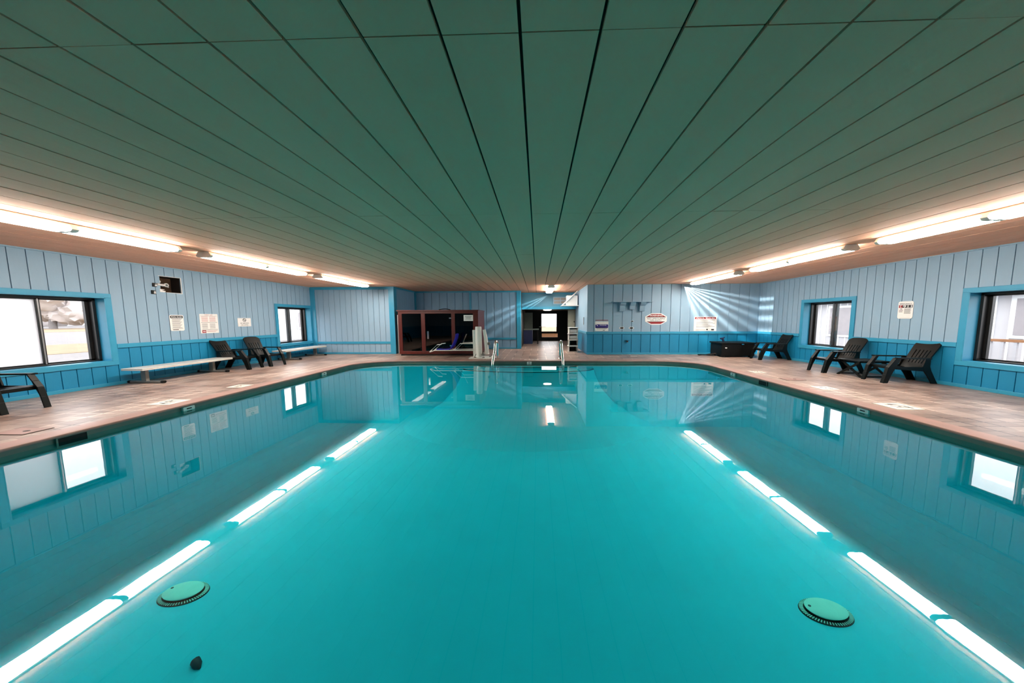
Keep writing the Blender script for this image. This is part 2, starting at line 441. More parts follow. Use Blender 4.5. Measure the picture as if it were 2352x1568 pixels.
trimbox('baseboard_left', (XL,XL+.03,YN,YBL,0,.075))
trimbox('baseboard_right', (XR-.03,XR,YN,YB,0,.075))
trimbox('baseboard_back', (XS,XR,YB-.03,YB,0,.075), (XL+.2,XA-.2,YBL-.03,YBL,0,.07), (XA,XC-.2,YA-.03,YA,0,.06))
trimbox('trim_8', (XL,XL+.03,YN,YBL,H-.03,H), (XR-.03,XR,YN,YB,H-.03,H), m='wall_up')        # pale quarter round under the ceiling

# ------------------------------------------------------------------ windows
def window(name, plane, out, y0, y1):
    root = bpy.data.objects.new(name, None); link(root); root.location = (plane, (y0+y1)/2, WZ0); struct(root)
    org = tuple(root.location)
    def X(a,b):
        a, b = plane+out*a, plane+out*b
        return (min(a,b), max(a,b))
    z0, z1, t = WZ0, WZ1, .095
    mb = MB()
    for q in ((y0-t,y1+t,z1,z1+t),(y0-t,y1+t,z0-t,z0),(y0-t,y0,z0,z1),(y1,y1+t,z0,z1)): mb.box(*X(0,.03),*q)
    mb.build('casing', M['trim'], root, org, bevel=.004)
    mb = MB()
    for q in ((y0,y1,z1-.015,z1),(y0,y1,z0,z0+.015),(y0,y0+.015,z0,z1),(y1-.015,y1,z0,z1)): mb.box(*X(-.42,.03),*q)
    mb.build('jamb', M['trim'], root, org)
    ya, yb, za, zb = y0+.015, y1-.015, z0+.015, z1-.015
    mb = MB()
    f = .045
    for q in ((ya,yb,zb-f,zb),(ya,yb,za,za+f*.6),(ya,ya+f,za,zb),(yb-f,yb,za,zb)): mb.box(*X(-.38,-.2),*q)
    mb.build('window_frame', M['bronze'], root, org, bevel=.004)
    mid = (ya+yb)/2; fa, fb = ya+f, yb-f
    for k,(s0,s1,d) in enumerate(((fa,mid+.04,-.27),(mid-.04,fb,-.34))):
        w = .05; zc, zd = za+f*.6, zb-f
        mb = MB()
        for q in ((s0,s1,zd-.03,zd),(s0,s1,zc,zc+.03),(s0,s0+w,zc,zd),(s1-w,s1,zc,zd)): mb.box(*X(d-.03,d+.03),*q)
        mb.mi = 1
        mb.box(*X(d+.03,d+.034), s1-w+.015 if k == 0 else s0+.015, s1-.015 if k == 0 else s0+w-.015, zc+.01, zd-.01)
        sash = mb.build('sash', [M['bronze'], M['alu']], root, org)
        mb = MB(); mb.box(*X(d-.004,d+.004), s0+w, s1-w, zc+.03, zd-.03)
        mb.build('pane', M['frosted'] if (name == 'window_1' and k == 0) else M['glass'], sash, org)
    return root
for n,(p,o,a,b) in WIN.items(): window(n,p,o,a,b)

# ------------------------------------------------------------------ corridor: glazed door, open leaf, counter, dome light
YD = 19.5
root = bpy.data.objects.new('door_1', None); link(root); root.location = (.75,YD,0); struct(root); org = tuple(root.location)
mb = MB()
for r in rects(XC-.2,XS+.3,0,2.3,[(.26,1.31,.66,1.90),(.27,1.40,.25,.51)]): mb.box(r[0],r[1],YD,YD+.08,r[2],r[3])
mb.build('door_leaf', M['black'], root, org)
mb = MB()
for q in ((.22,.26,.62,1.94),(1.31,1.35,.62,1.94),(.26,1.31,1.90,1.94),(.26,1.31,.62,.66)): mb.box(q[0],q[1],YD-.015,YD+.02,q[2],q[3])
mb.build('glazing_bead', M['bronze'], root, org)
mb = MB(); mb.box(.26,1.31,YD+.03,YD+.036,.66,1.90); mb.box(.27,1.40,YD+.03,YD+.036,.25,.51); mb.build('pane', M['glass'], root, org)
mb = MB(); mb.tube([(.1,YD-.06,1.0),(.55,YD-.07,1.0)], .018); mb.tube([(.1,YD,1.0),(.1,YD-.06,1.0)], .014); mb.build('door_handle', M['chrome'], root, org, smooth=True)
root = bpy.data.objects.new('door_2', None); link(root); root.location = (1.92,15.7,0); struct(root); org = tuple(root.location)
mb = MB(); mb.box(1.70,XS-.02,15.66,15.72,.02,2.05); mb.build('door_leaf', M['old_wood'], root, org, bevel=.005)
mb = MB(); mb.lathe([(.0,0),(.03,.01),(.035,.04),(.0,.06)], (0,0,0), 12); k = mb.build('door_knob', M['bronze'], root, smooth=True); k.location = Vector((2.05,15.66,1.38))-Vector(org); k.rotation_euler = (PI/2,0,0)
t = thing('service_counter', 'dim service counter with navy front along the corridor left side', 'counter', (-.42,17,0)); org = tuple(t.location)
mb = MB(); mb.box(XC+.01,.06,16.95,17.6,.86,.93); mb.build('counter_top', M['cor_panel'], t, org, bevel=.006)
mb = MB(); mb.box(XC+.01,-.34,17.0,17.55,0,.86); mb.build('front_panel', M['navy'], t, org)
mb = MB(); mb.box(-.04,.02,17.0,17.5,0,.86); mb.build('leg', M['black'], t, org)
mb = MB(); mb.box(XC+.004,-.34,17.62,17.66,0,1.95); o = mb.build('standing_board', M['cor_panel'], None, (-.6,17.64,0)); tag(o, 'grey green board standing behind the dim corridor counter', 'panel')
t = thing('ceiling_dome_light', 'lit white dome light under the dark corridor ceiling', 'lamp', (.55,16.0,2.12))
mb = MB(); mb.lathe([(.13,0),(.13,-.03)], (0,0,0), 24, 1.6, .8); mb.build('base', M['white_metal'], t, smooth=True)
mb = MB(); mb.lathe([(.235,-.03),(.24,-.05),(.2,-.08),(.1,-.095)], (0,0,0), 28, 1, .5); mb.build('shade', M['dome'], t, smooth=True)

# ------------------------------------------------------------------ fluorescent fixtures
def lamp_fixture():
    root = bpy.data.objects.new('ceiling_light', None); link(root)
    W = .15; Lh = 1.235
    mb = MB(); mb.prism([(-.11,0),(.11,0),(.138,-.03),(.138,-.043),(-.138,-.043),(-.138,-.03)], 'y', -Lh, Lh); mb.build('housing', M['white_metal'], root)
    prof = [(-.138,-.043),(-.163,-.082),(-.13,-.115),(-.05,-.122),(-.012,-.112),(.012,-.112),(.05,-.122),(.13,-.115),(.163,-.082),(.138,-.043)]
    for a,b in ((-Lh+.05,-.035),(.035,Lh-.05)):
        mb = MB(); mb.prism(prof, 'y', a, b); mb.build('lens', M['tube'], root, smooth=True)
    for nm,a,b in (('end_cap',-Lh,-Lh+.05),('joint_cap',-.035,.035),('end_cap',Lh-.05,Lh)):
        mb = MB(); mb.prism([(x*1.01,z*1.01+.0005) for x,z in prof], 'y', a, b); mb.build(nm, M['white_metal'], root, smooth=True)
    return root
FIX = [(-7.10,4.06,'strip light nearest the camera in the left ceiling row'),
       (-7.08,6.98,'middle strip light of the left ceiling row'),
       (-7.07,9.97,'farthest strip light of the left ceiling row'),
       (6.30,4.06,'strip light nearest the camera in the right ceiling row'),
       (6.22,6.96,'middle strip light of the right ceiling row'),
       (6.20,9.98,'farthest strip light of the right ceiling row'),
       (.58,13.2,'single strip light over the corridor mouth in front of the header wall')]
proto = lamp_fixture()
for i,(x,y,lb) in enumerate(FIX):
    o = proto if i == 0 else copy_tree(proto)
    o.location = (x,y,H-.006); tag(o, 'lit fluorescent '+lb, 'ceiling light', 'fluorescent strip lights on the ceiling')

# ------------------------------------------------------------------ resin armchairs
def slot_sheet(mb, fn, widths, v0, v1, slots, th):
    """sheet fn(s,v): s across (-1..1), v along; slots = list of (s0,s1) open between v0 and v1"""
    edges = sorted({-1.0,1.0}|{e for s in slots for e in s})
    for a,b in zip(edges,edges[1:]):
        openv = any(abs(s[0]-a) < 1e-6 and abs(s[1]-b) < 1e-6 for s in slots)
        for c,d in (((0,v0),(v1,1)) if openv else ((0,1),)):
            n = max(2,int((d-c)*12))
            mb.grid(lambda u,w: fn(a+(b-a)*u, c+(d-c)*w), 2, n, lambda u,w: fn(a+(b-a)*u, c+(d-c)*w, th))
def make_chair():
    root = bpy.data.objects.new('armchair', None); link(root); m = M['black_plastic']
    # local: +x towards the back, y across, z up; feet on z=0
    def seat(s,v,t=0):
        x = .13+.74*v; w = .215-.02*v
        z = .395-.065*v+.02*abs(s)**2 - (.03*max(0,(.12-v)/.12)**2)
        return (x, s*w, z-t)
    mb = MB(); slot_sheet(mb, seat, None, .18, .86, [(-.62,-.52),(-.2,-.1),(.1,.2),(.52,.62)], .02)
    mb.box(.135,.165,-.205,.205,.33,.39)
    mb.build('seat', m, root, smooth=True)
    def back(s,v,t=0):
        w = .195+.035*v
        c = max(0,(v-.86)/.14); w *= (1-.30*c**2.2)
        x = .80+.37*v**1.02+.028*(1-abs(s)**2)*(1-.4*v); z = .33+.645*v-.012*abs(s)**2*c
        return (x+t, s*w, z-t*.4)
    mb = MB(); slot_sheet(mb, back, None, .2, .68, [(-.62,-.53),(-.33,-.25),(-.04,.04),(.25,.33),(.53,.62)], .026)
    mb.build('backrest', m, root, smooth=True)
    for s in (-1,1):
        mb = MB()
        mb.grid(lambda u,v: (.20+.73*v, s*(.205+.06*u), .615-.012*v+.006*math.sin(PI*u)), 4, 8, lambda u,v: (.20+.73*v, s*(.205+.06*u), .588-.012*v))
        mb.build('armrest', m, root, smooth=True)
        # front leg: broad angled post from the floor to the arm
        mb = MB()
        P = [(-.03,0,.10),(.015,.20,.12),(.055,.37,.16),(.13,.48,.13),(.21,.60,.12)]
        A = lambda x,z,w: [(x,z),(x+w,z)]
        outl = [(x,z) for x,z,w in P]+[(x+w,z) for x,z,w in reversed(P)]
        mb.prism(outl, 'y', s*.215, s*.235)
        for (x,z,w),(x2,z2,w2) in zip(P,P[1:]):
            mb.bar((x+.012,s*.20,z),(x2+.012,s*.20,z2), .07, .024, up=(1,0,0))
        mb.build('leg', m, root, bevel=.004)
        mb = MB()
        Q = [(1.02,0,.13),(.93,.16,.135),(.82,.31,.17),(.80,.40,.16),(.86,.60,.10)]
        outl = [(x,z) for x,z,w in Q]+[(x+w,z) for x,z,w in reversed(Q)]
        mb.prism(outl, 'y', s*.205, s*.228)
        for (x,z,w),(x2,z2,w2) in zip(Q[:3],Q[1:3]):
            mb.bar((x+w-.012,s*.185,z),(x2+w2-.012,s*.185,z2), .06, .024, up=(1,0,0))
        mb.build('leg', m, root, bevel=.004)
        mb = MB(); mb.grid(lambda u,v: (.15+.72*v, s*(.212), .335+.055*u-.05*v*(1-u)), 1, 6, lambda u,v: (.15+.72*v, s*(.226), .335+.055*u-.05*v*(1-u)))
        mb.build('side_rail', m, root)
    return root
CH = [(8.19,6.815,-.04,'black slatted resin armchair nearest on the right, beside the folding side table'),
      (8.02,8.03,.02,'black resin armchair below the small right window, second from the front'),
      (8.19,10.47,.0,'black resin armchair in the far right corner beside the black chest'),
      (-9.03,8.45,PI+.05,'black resin armchair on the left, beside the end of the long bench'),
      (-8.84,9.00,PI-.20,'black resin armchair on the left, under the no smoking sign by the short bench'),
      (-8.83,4.385,PI,'black resin armchair under the big left window, cut by the frame edge')]
proto = make_chair()
for i,(x,y,rz,lb) in enumerate(CH):
    o = proto if i == 0 else copy_tree(proto)
    o.location = (x,y,0); o.rotation_euler = (0,0,rz); tag(o, lb, 'chair', 'black resin armchairs on the pool deck')

# folding side table between the two right chairs
t = thing('folding_table', 'small black folding side table with crossed legs between right armchairs', 'table', (8.62,7.42,0))
m = M['black_plastic']
for k in range(6):
    mb = MB(); mb.box(-.38+k*.13,-.38+k*.13+.10,-.26,.26,.415,.435); mb.build('slat', m, t, bevel=.004)
for y in (-.25,.21):
    mb = MB(); mb.box(-.38,.37,y,y+.04,.385,.415); mb.build('apron', m, t)
for x in (-.33,.33):
    for s in (-1,1):
        mb = MB(); mb.bar((x+.02*s,-.27*s,.0),(x+.02*s,.22*s,.39), .05, .03, up=(1,0,0)); mb.build('leg', m, t, bevel=.004)
for y in (-.255,.255):
    mb = MB(); mb.bar((-.33,y,.03),(.33,y,.03), .03,.03); mb.build('stretcher', m, t)

# ------------------------------------------------------------------ benches
def make_bench(L, feet, name):
    root = bpy.data.objects.new('bench', None); link(root)
    mb = MB(); mb.box(-.27,.27,0,L,.375,.40); mb.box(-.27,.27,.0,L,.345,.372); mb.build('seat_board', M['bench'], root, bevel=.008)
    for y in feet:
        mb = MB(); mb.box(-.075,.055,y-.03,y+.03,.05,.345); mb.box(-.16,.16,y-.035,y+.035,.33,.345); mb.build('pedestal', M['grey_metal'], root, bevel=.006)
        mb = MB(); mb.tube([(-.40,y,.03),(-.38,y,.035),(.42,y,.035)], .03, 12, 1); b = mb.build('foot_bar', M['grey_metal'], root, smooth=True)
        for x0,x1 in ((-.44,-.38),(.41,.48)):
            mb = MB(); mb.tube([(x0,y,.035),(x1,y,.035)], .034, 12); mb.build('rubber_cap', M['black'], b, smooth=True)
    return root
b = make_bench(1.95, (.22,1.62), 'long'); b.location = (-9.72,6.22,0); tag(b, 'long low white bench on grey pedestals beside the big left window', 'bench', 'white benches along the left wall')
b = make_bench(2.0, (.42,1.68), 'short'); b.location = (-9.70,9.93,0); tag(b, 'low white bench under the small left window in the corner', 'bench', 'white benches along the left wall')

# ------------------------------------------------------------------ infrared sauna cabin in the alcove
SX0, SX1, SY0, SY1, SZ = -5.93, -2.52, 11.50, 12.82, 1.94
t = thing('sauna_cabin', 'red brown wooden sauna cabin with dark glass front in the alcove', 'sauna', ((SX0+SX1)/2,12.1,0)); org = tuple(t.location)
mb = MB(); mb.box(SX0+.04,SX1-.04,SY0+.05,SY1,0,.075); mb.build('plinth', M['dark_wood'], t, org)
mb = MB(); mb.box(SX1-.04,SX1,SY0+.06,SY1-.04,.075,SZ-.05); mb.build('side_panel', M['wood'], t, org)
mb = MB(); mb.box(SX0,SX0+.04,SY0+.06,SY1-.04,.075,SZ-.05); mb.build('side_panel', M['wood'], t, org)
mb = MB(); mb.box(SX0,SX1,SY1-.04,SY1,.075,SZ-.05); mb.build('back_panel', M['wood'], t, org)
mb = MB(); mb.box(SX0-.05,SX1+.02,SY0-.03,SY1+.02,SZ-.05,SZ); mb.build('roof', M['wood'], t, org, bevel=.006)
mb = MB()
for q in ((SX0,SX1,1.79,SZ-.05),(SX0,SX1,.075,.20),(SX0,SX0+.16,.2,1.79),(SX1-.22,SX1,.2,1.79),(-4.95,-4.78,.2,1.79),(-3.66,-3.51,.2,1.79)): mb.box(q[0],q[1],SY0,SY0+.06,q[2],q[3])
mb.build('front_frame', M['wood'], t, org, bevel=.005)
for a,b_ in ((SX0+.16,-4.95),(-3.51,SX1-.22)):
    mb = MB(); mb.box(a,b_,SY0+.025,SY0+.033,.2,1.79); mb.build('glass_panel', M['smoked'], t, org)
mb = MB(); mb.box(-4.77,-3.67,SY0+.02,SY0+.03,.21,1.78); d = mb.build('glass_door', M['smoked'], t, org)
mb = MB(); mb.box(-4.70,-4.62,SY0-.03,SY0-.005,.72,1.05); mb.box(-4.68,-4.64,SY0-.01,SY0+.02,.75,.79); mb.box(-4.68,-4.64,SY0-.01,SY0+.02,.98,1.02); mb.build('door_handle', M['chrome'], d, org, bevel=.004)
for z in (1.57,.4):
    mb = MB(); mb.box(-3.75,-3.66,SY0-.005,SY0+.02,z,z+.05); mb.build('hinge', M['chrome'], d, org)
mb = MB(); mb.box(SX0+.2,SX1-.2,SY1-.6,SY1-.1,.5,.55); mb.box(SX0+.2,SX1-.2,SY1-.62,SY1-.58,.1,.52); mb.build('inner_bench', M['wood'], t, org)
mb = MB(); mb.tube([(-4.3+.5*k/10, SY0+.35, SZ+.02+.035*math.sin(PI*k/10)) for k in range(11)], .016, 8); mb.build('power_cable', M['black'], t, org, smooth=True)
mb = MB(); mb.box(SX0-.055,SX0-.005,SY0+.03,SY0+.10,.06,1.74); mb.build('edge_strip', M['alu'], t, org)

# ------------------------------------------------------------------ pool lift
t = thing('pool_lift', 'white pool lift with blue sling seat and white arm frame at pool end', 'pool lift', (-2.3,10.95,0)); org = tuple(t.location)
wm = M['white_metal']
mb = MB(); mb.prism([(-2.72,10.55),(-1.92,10.55),(-1.70,10.95),(-1.85,11.25),(-2.55,11.25),(-2.72,10.95)], 'z', 0, .03); mb.build('base_plate', wm, t, org, bevel=.006)
for x,y in ((-2.5,10.7),(-2.15,10.66),(-1.93,10.9),(-2.5,11.1)):
    mb = MB(); mb.lathe([(.045,0),(.045,.03),(.03,.04)], (x,y,.03), 10); mb.build('anchor_bolt', M['grey_metal'], t, org)
mb = MB(); mb.tube([(-2.37,10.9,.03),(-2.37,10.9,.12),(-2.385,10.9,1.2),(-2.385,10.9,1.25)], [.17,.125,.125,.115], 20); mb.build('mast', wm, t, org, smooth=True)
mb = MB(); mb.prism([(-2.62,1.12),(-2.50,1.12),(-2.47,.2),(-2.56,.05),(-2.60,.05)], 'y', 10.85, 10.95); mb.build('side_fin', wm, t, org, bevel=.01)
mb = MB(); mb.tube([(-2.05,10.92,.14),(-2.10,10.92,.8),(-2.16,10.92,1.13)], [.085,.075,.06], 14); mb.build('actuator', wm, t, org, smooth=True)
mb = MB(); mb.box(-2.02,-1.93,10.86,10.98,.52,.62); mb.build('control_handle', M['grey_metal'], t, org, bevel=.01)
mb = MB(); mb.tube([(-2.26,10.78,.12),(-2.18,10.77,.22),(-2.10,10.78,.12)], .03, 10); mb.lathe([(.06,0),(.07,.06),(.03,.1)], (-2.2,10.78,.1), 14); mb.build('pivot_bracket', M['grey_metal'], t, org, smooth=True)
yF, yR = 10.86, 11.34
for y in (yF, yR):
    for nm,pts in (('base_tube',[(-4.36,y,.235),(-4.16,y,.30),(-2.45,y,.30)]),('leg_tube',[(-4.36,y,.25),(-4.05,y,.53),(-3.88,y,.545)]),('arm_tube',[(-3.40,y,.31),(-3.12,y,.575),(-2.45,y,.575)])):
        mb = MB(); mb.tube(pts, .018, 10, 1.25); mb.build(nm, wm, t, org, smooth=True)
for pts in ([(-4.36,yF,.24),(-4.36,yR,.24)],[(-3.40,yF,.30),(-3.40,yR,.30)]):
    mb = MB(); mb.tube(pts, .018, 10); mb.build('cross_tube', wm, t, org, smooth=True)
mb = MB(); mb.tube([(-3.14,yR,.57),(-2.98,yR,.93)], .018, 10); mb.build('back_tube', M['grey_metal'], t, org, smooth=True)
def seatf(u,v,tk=0):
    K = [(-4.10,.34),(-3.9,.32),(-3.62,.34),(-3.52,.42),(-3.42,.60),(-3.34,.80),(-3.31,.96)]
    f = v*(len(K)-1); i = min(int(f),len(K)-2); a = f-i
    x = K[i][0]*(1-a)+K[i+1][0]*a; z = K[i][1]*(1-a)+K[i+1][1]*a
    return (x+tk*.6, 10.90+.4*u, z+.012*math.cos(PI*(u-.5))-tk)
mb = MB(); mb.grid(seatf, 6, 24, lambda u,v: seatf(u,v,.03)); mb.build('sling_seat', M['blue_fabric'], t, org, smooth=True)

# ------------------------------------------------------------------ stainless grab rails
def grab(x, dx, lb):
    pts = []
    r = thing('grab_rail', lb, 'handrail', (x,10.5,0), 0, 'stainless grab rails at the pool steps')
    def arc(cy,cz,r_,a0,a1,n=7): return [(cy+r_*math.cos(a0+(a1-a0)*k/n), cz+r_*math.sin(a0+(a1-a0)*k/n)) for k in range(n+1)]
    yz = [(10.62,0),(10.60,.45)]+arc(10.44,.56,.155,0,PI*.9)+[(10.22,.36),(9.98,.02),(9.90,-.18),(9.88,-.48)]
    P = [(dx*min(1,max(0,(10.62-y)/.74)), y-10.5, z) for y,z in yz]
    mb = MB(); mb.tube(P, .027, 12, 1.7); mb.build('tube', M['chrome'], r, smooth=True)
    mb = MB(); mb.lathe([(.07,.004),(.075,.012),(.05,.03)], (0,.12,0), 16, 1.5, 1); mb.build('deck_flange', M['chrome'], r, smooth=True)
grab(-1.58, -.10, 'stainless grab rail beside the white pool lift')
grab(.86, .06, 'stainless grab rail in front of the corridor floor, right of the steps')

# ------------------------------------------------------------------ signs
def text_mesh(body, w, h, m, name='lettering'):
    cu = bpy.data.curves.new('t','FONT'); cu.body = body; cu.align_x = 'CENTER'; cu.align_y = 'CENTER'; cu.extrude = .0; cu.offset = .012
    o = bpy.data.objects.new('t', cu); link(o)
    bpy.context.view_layer.update()
    me = bpy.data.meshes.new_from_object(o.evaluated_get(bpy.context.evaluated_depsgraph_get()))
    bpy.data.objects.remove(o); bpy.data.curves.remove(cu)
    xs = [v.co.x for v in me.vertices]; ys = [v.co.y for v in me.vertices]
    sx = w/(max(xs)-min(xs)); sy = h/(max(ys)-min(ys)); cx = (max(xs)+min(xs))/2; cy = (max(ys)+min(ys))/2
    for v in me.vertices: v.co = ((v.co.x-cx)*sx, (v.co.y-cy)*sy, 0)
    me.materials.clear(); me.materials.append(m)
    return link(bpy.data.objects.new(name, me))
FR = {'L': Matrix(((0,0,1),(1,0,0),(0,1,0))), 'R': Matrix(((0,0,-1),(-1,0,0),(0,1,0))), 'B': Matrix(((1,0,0),(0,0,-1),(0,1,0)))}
def rrect(w,h,r,rx=None):
    rx = rx or r; P = []
    for cx,cy,a in ((w/2-rx,h/2-r,0),(-w/2+rx,h/2-r,90),(-w/2+rx,-h/2+r,180),(w/2-rx,-h/2+r,270)):
        for k in range(6):
            t_ = math.radians(a+18*k); P.append((cx+rx*math.cos(t_), cy+r*math.sin(t_)))
    return P
class Sign:
    def __init__(self, wall, loc, outl, label, m='paper', name='sign', cat='sign', th=.008, group=None):
        mb = MB(); mb.prism(outl, 'z', 0, th); self.o = mb.build(name, M[m]); self.th = th
        self.o.matrix_world = Matrix.Translation(loc) @ FR[wall].to_4x4()
        tag(self.o, label, cat, group); self.z = th+.0015
    def put(self, o, x=0, y=0, dz=0):
        o.parent = self.o; o.location = (x,y,self.z+dz); return o
    def text(self, body, x, y, w, h, m='ink', dz=.001): return self.put(text_mesh(body,w,h,M[m]), x, y, dz)
    def shape(self, pts, m, name='printed_band', dz=0):
        mb = MB(); mb.prism(pts,'z',-.001,0); o = mb.build(name, M[m]); return self.put(o,0,0,dz)
    def lines(self, rows, m='grey_ink', name='printed_lines', dz=0):
        mb = MB()
        for x0,x1,y,h in rows: mb.box(x0,x1,y-h/2,y+h/2,-.001,0)
        return self.put(mb.build(name, M[m]),0,0,dz)
def R_(x0,x1,y0,y1): return [(x0,y0),(x1,y0),(x1,y1),(x0,y1)]
# left wall: rules board
s = Sign('L',(XL+.002,7.492,1.477),rrect(.30,.445,.035),'white rules sign with black heading under the broken wall recess')
s.shape(rrect(.27,.075,.02),'ink'); s.o.children[0].location.y = .165
s.text('POOL RULES',0,.163,.225,.04,'paper')
s.lines([(-.105,.105-(.02*(k%3)),.105-.027*k,.011) for k in range(10)]); s.lines([(-.12,.12,-.165,.006),(-.1,.02,-.19,.018)],'ink')
s = Sign('L',(XL+.002,8.252,1.444),rrect(.47,.59,.012),'white safety chart with faint red tables between two left wall signs')
s.text('FIRST AID',0,.265,.20,.03,'pink_ink')
s.lines([(-.21,.21,.235,.006),(-.21,.21,.035,.01),(-.2,.21,-.185,.012)],'grey_ink')
s.lines([(-.19+.2*(k%2),-.03+.2*(k%2),.205-.027*(k//2),.010) for k in range(12)],'pink_ink'); s.lines([(-.19+.2*(k%2),-.05+.2*(k%2),-.005-.027*(k//2),.010) for k in range(12)],'grey_ink')
s.shape(R_(-.20,-.10,-.28,-.20),'red_ink','red_logo'); s.lines([(-.185,-.115,-.24,.022)],'paper',dz=.001); s.lines([(-.08,.2,-.225,.012),(-.08,.15,-.25,.008)],'pink_ink')
s = Sign('L',(XL+.002,9.275,1.474),rrect(.425,.295,.012),'small white no smoking sign above the two left armchairs')
ring = MB(); n = 28
A = [ring.bm.verts.new((.058*math.cos(2*PI*k/n),.058*math.sin(2*PI*k/n),0)) for k in range(n)]; Bq = [ring.bm.verts.new((.042*math.cos(2*PI*k/n),.042*math.sin(2*PI*k/n),0)) for k in range(n)]
for k in range(n): ring._f([A[k],A[(k+1)%n],Bq[(k+1)%n],Bq[k]])
ring.bar((-.034,.034,0),(.034,-.034,0),.014,.0006); ring.box(-.03,.03,-.006,.006,-.0004,.0002)
s.put(ring.build('prohibition_symbol', M['ink']),0,.075)
s.text('NO SMOKING',0,-.032,.27,.036); s.text('NO VAPING',.0,-.092,.225,.034)
s.lines([(-.2,.2,.135,.004),(-.2,.2,-.135,.004)],'grey_ink')
# right wall: emergency sign
s = Sign('R',(XR-.002,7.272,1.738),rrect(.29,.445,.045),'white emergency 911 sign above the two right armchairs')
s.text('EMERGENCY',0,.155,.235,.028); s.shape(R_(-.06,.13,.055,.125),'ink'); s.shape(R_(-.13,-.06,.055,.125),'red_ink')
s.text('911',.035,.09,.165,.056,'paper')
hs = MB(); hs.tube([(.018*math.cos(a)+.012,.026*math.sin(a),0) for a in [math.radians(100+16*k) for k in range(11)]], [.008,.008,.006,.005,.004,.004,.004,.005,.006,.008,.008], 8)
s.put(hs.build('handset_symbol', M['paper']),-.095,.09,.002)
s.lines([(-.10,-.06,.025,.014),(-.12,-.045,-.01,.012),(-.12,-.05,-.045,.012)],'ink'); s.lines([(-.02,.11-.01*(k%3),.03-.017*k,.009) for k in range(8)])
s.lines([(-.10,.10,.208,.003),(-.10,.10,-.208,.003)],'grey_ink')
# back wall signs (wide)
s = Sign('B',(2.75,YB-.002,1.222),R_(-.285,.285,-.205,.205),'small white and blue phone sign above the blue rail by the corridor')
s.lines([(-.27,.27,.185,.022)],'red_ink'); s.shape(rrect(.55,.165,.04,.05),'blue_ink'); s.o.children[-1].location.y = .075
hs = MB(); hs.tube([(.06*math.cos(a)+.03,.052*math.sin(a),0) for a in [math.radians(100+16*k) for k in range(11)]], [.016,.016,.012,.01,.009,.009,.009,.01,.012,.016,.016], 8)
s.put(hs.build('handset_symbol', M['paper']),-.19,.075,.004)
s.text('EMERGENCY',.06,.10,.34,.04,'paper'); s.text('PHONE',.06,.045,.28,.04,'paper'); s.lines([(-.22,.22-.05*(k%2),-.045-.03*k,.012) for k in range(4)]); s.lines([(.05,.13,-.175,.02)],'ink')
oc = [(-.46,.105),(-.21,.245),(.21,.245),(.46,.105),(.46,-.105),(.21,-.245),(-.21,-.245),(-.46,-.105)]
s = Sign('B',(5.055,YB-.002,1.526),oc,'octagonal red and white warning sign on the back wall')
s.shape([(-.43,.075),(-.20,.21),(.20,.21),(.43,.075)],'red_ink'); s.shape([(-.39,-.11),(-.20,-.21),(.20,-.21),(.39,-.11)],'red_ink')
s.lines([(-.41,.41,.08,.022),(-.38,.38,-.115,.018)],'ink',dz=.0008)
s.text('WARNING',0,.145,.55,.07,'paper'); s.text('NO LIFEGUARD',0,.015,.76,.055); s.text('ON DUTY',0,-.058,.48,.048)
s = Sign('B',(7.14,YB-.002,1.312),R_(-.475,.475,-.305,.305),'large white pool rules board with dark red heading, right back wall')
s.shape(R_(-.44,.44,.20,.275),'red_ink'); s.text('POOL RULES',0,.238,.76,.05,'paper'); s.lines([(-.44,.44,.28,.012)],'ink')
s.lines([(-.38,.40-.09*((k*7)%4),.155-.034*k,.014) for k in range(10)],'grey_ink'); s.lines([(-.39,.0,-.235,.014),(-.39,.02,-.27,.014)],'grey_ink'); s.shape(R_(.05,.12,-.27,-.215),'ink'); s.shape(R_(.26,.38,-.28,-.22),'ink')
s = Sign('B',(-2.93,SY0-.002,1.60),R_(-.20,.20,-.125,.125),'white notice taped inside the sauna glass panel','paper','notice','notice',.004)
s.lines([(-.14,.14,.06,.02),(-.12,.12,.02,.014),(-.10,.10,-.015,.014),(-.13,.13,-.055,.014)],'grey_ink')

# ------------------------------------------------------------------ wall shelf with corbels, pipe sleeves, hose bib
t = thing('bracket_shelf', 'pale blue wall shelf on three corbels on the right back wall', 'shelf', (3.95,YB,1.85)); org = tuple(t.location)
mb = MB(); mb.box(3.14,4.80,YB-.34,YB-.002,2.235,2.262); mb.build('shelf_board', M['wall_up'], t, org, bevel=.004)
for x0,x1,zb in ((3.47,3.70,1.86),(3.89,4.11,1.93),(4.31,4.53,1.86)):
    mb = MB(); prof = [(YB-.002,2.235),(YB-.27,2.235),(YB-.25,2.17),(YB-.16,2.08),(YB-.12,zb+.06),(YB-.10,zb),(YB-.002,zb)]
    mb.prism(prof,'x',x0,x1); mb.build('corbel', M['wall_up'], t, org, bevel=.004)
for x,z,lb in ((3.61,1.144,'round dark pipe hole above the blue rail, left of the pair'),(4.02,1.143,'round dark pipe hole above the blue rail, right of the pair'),(4.05,1.433,'small dark pipe hole above the pair of holes')):
    k = 1 if z < 1.3 else .6
    t = thing('pipe_outlet', lb, 'pipe hole', (x,YB-.001,z), 0, 'capped pipe holes in the back wall'); t.rotation_euler = (PI/2,0,0)
    mb = MB(); mb.lathe([(.085*k,0),(.085*k,.008),(.065*k,.012)], (0,0,0), 20, 1.3, .6); mb.build('rim', M['white'], t, smooth=True)
    mb = MB(); mb.lathe([(.06*k,.0121),(.05*k,.014)], (0,0,0), 20, 1.3, .6); mb.build('plug', M['black'], t)
t = thing('hose_bib', 'small dark wall tap low on the turquoise back wall', 'tap', (3.83,YB,.565)); 
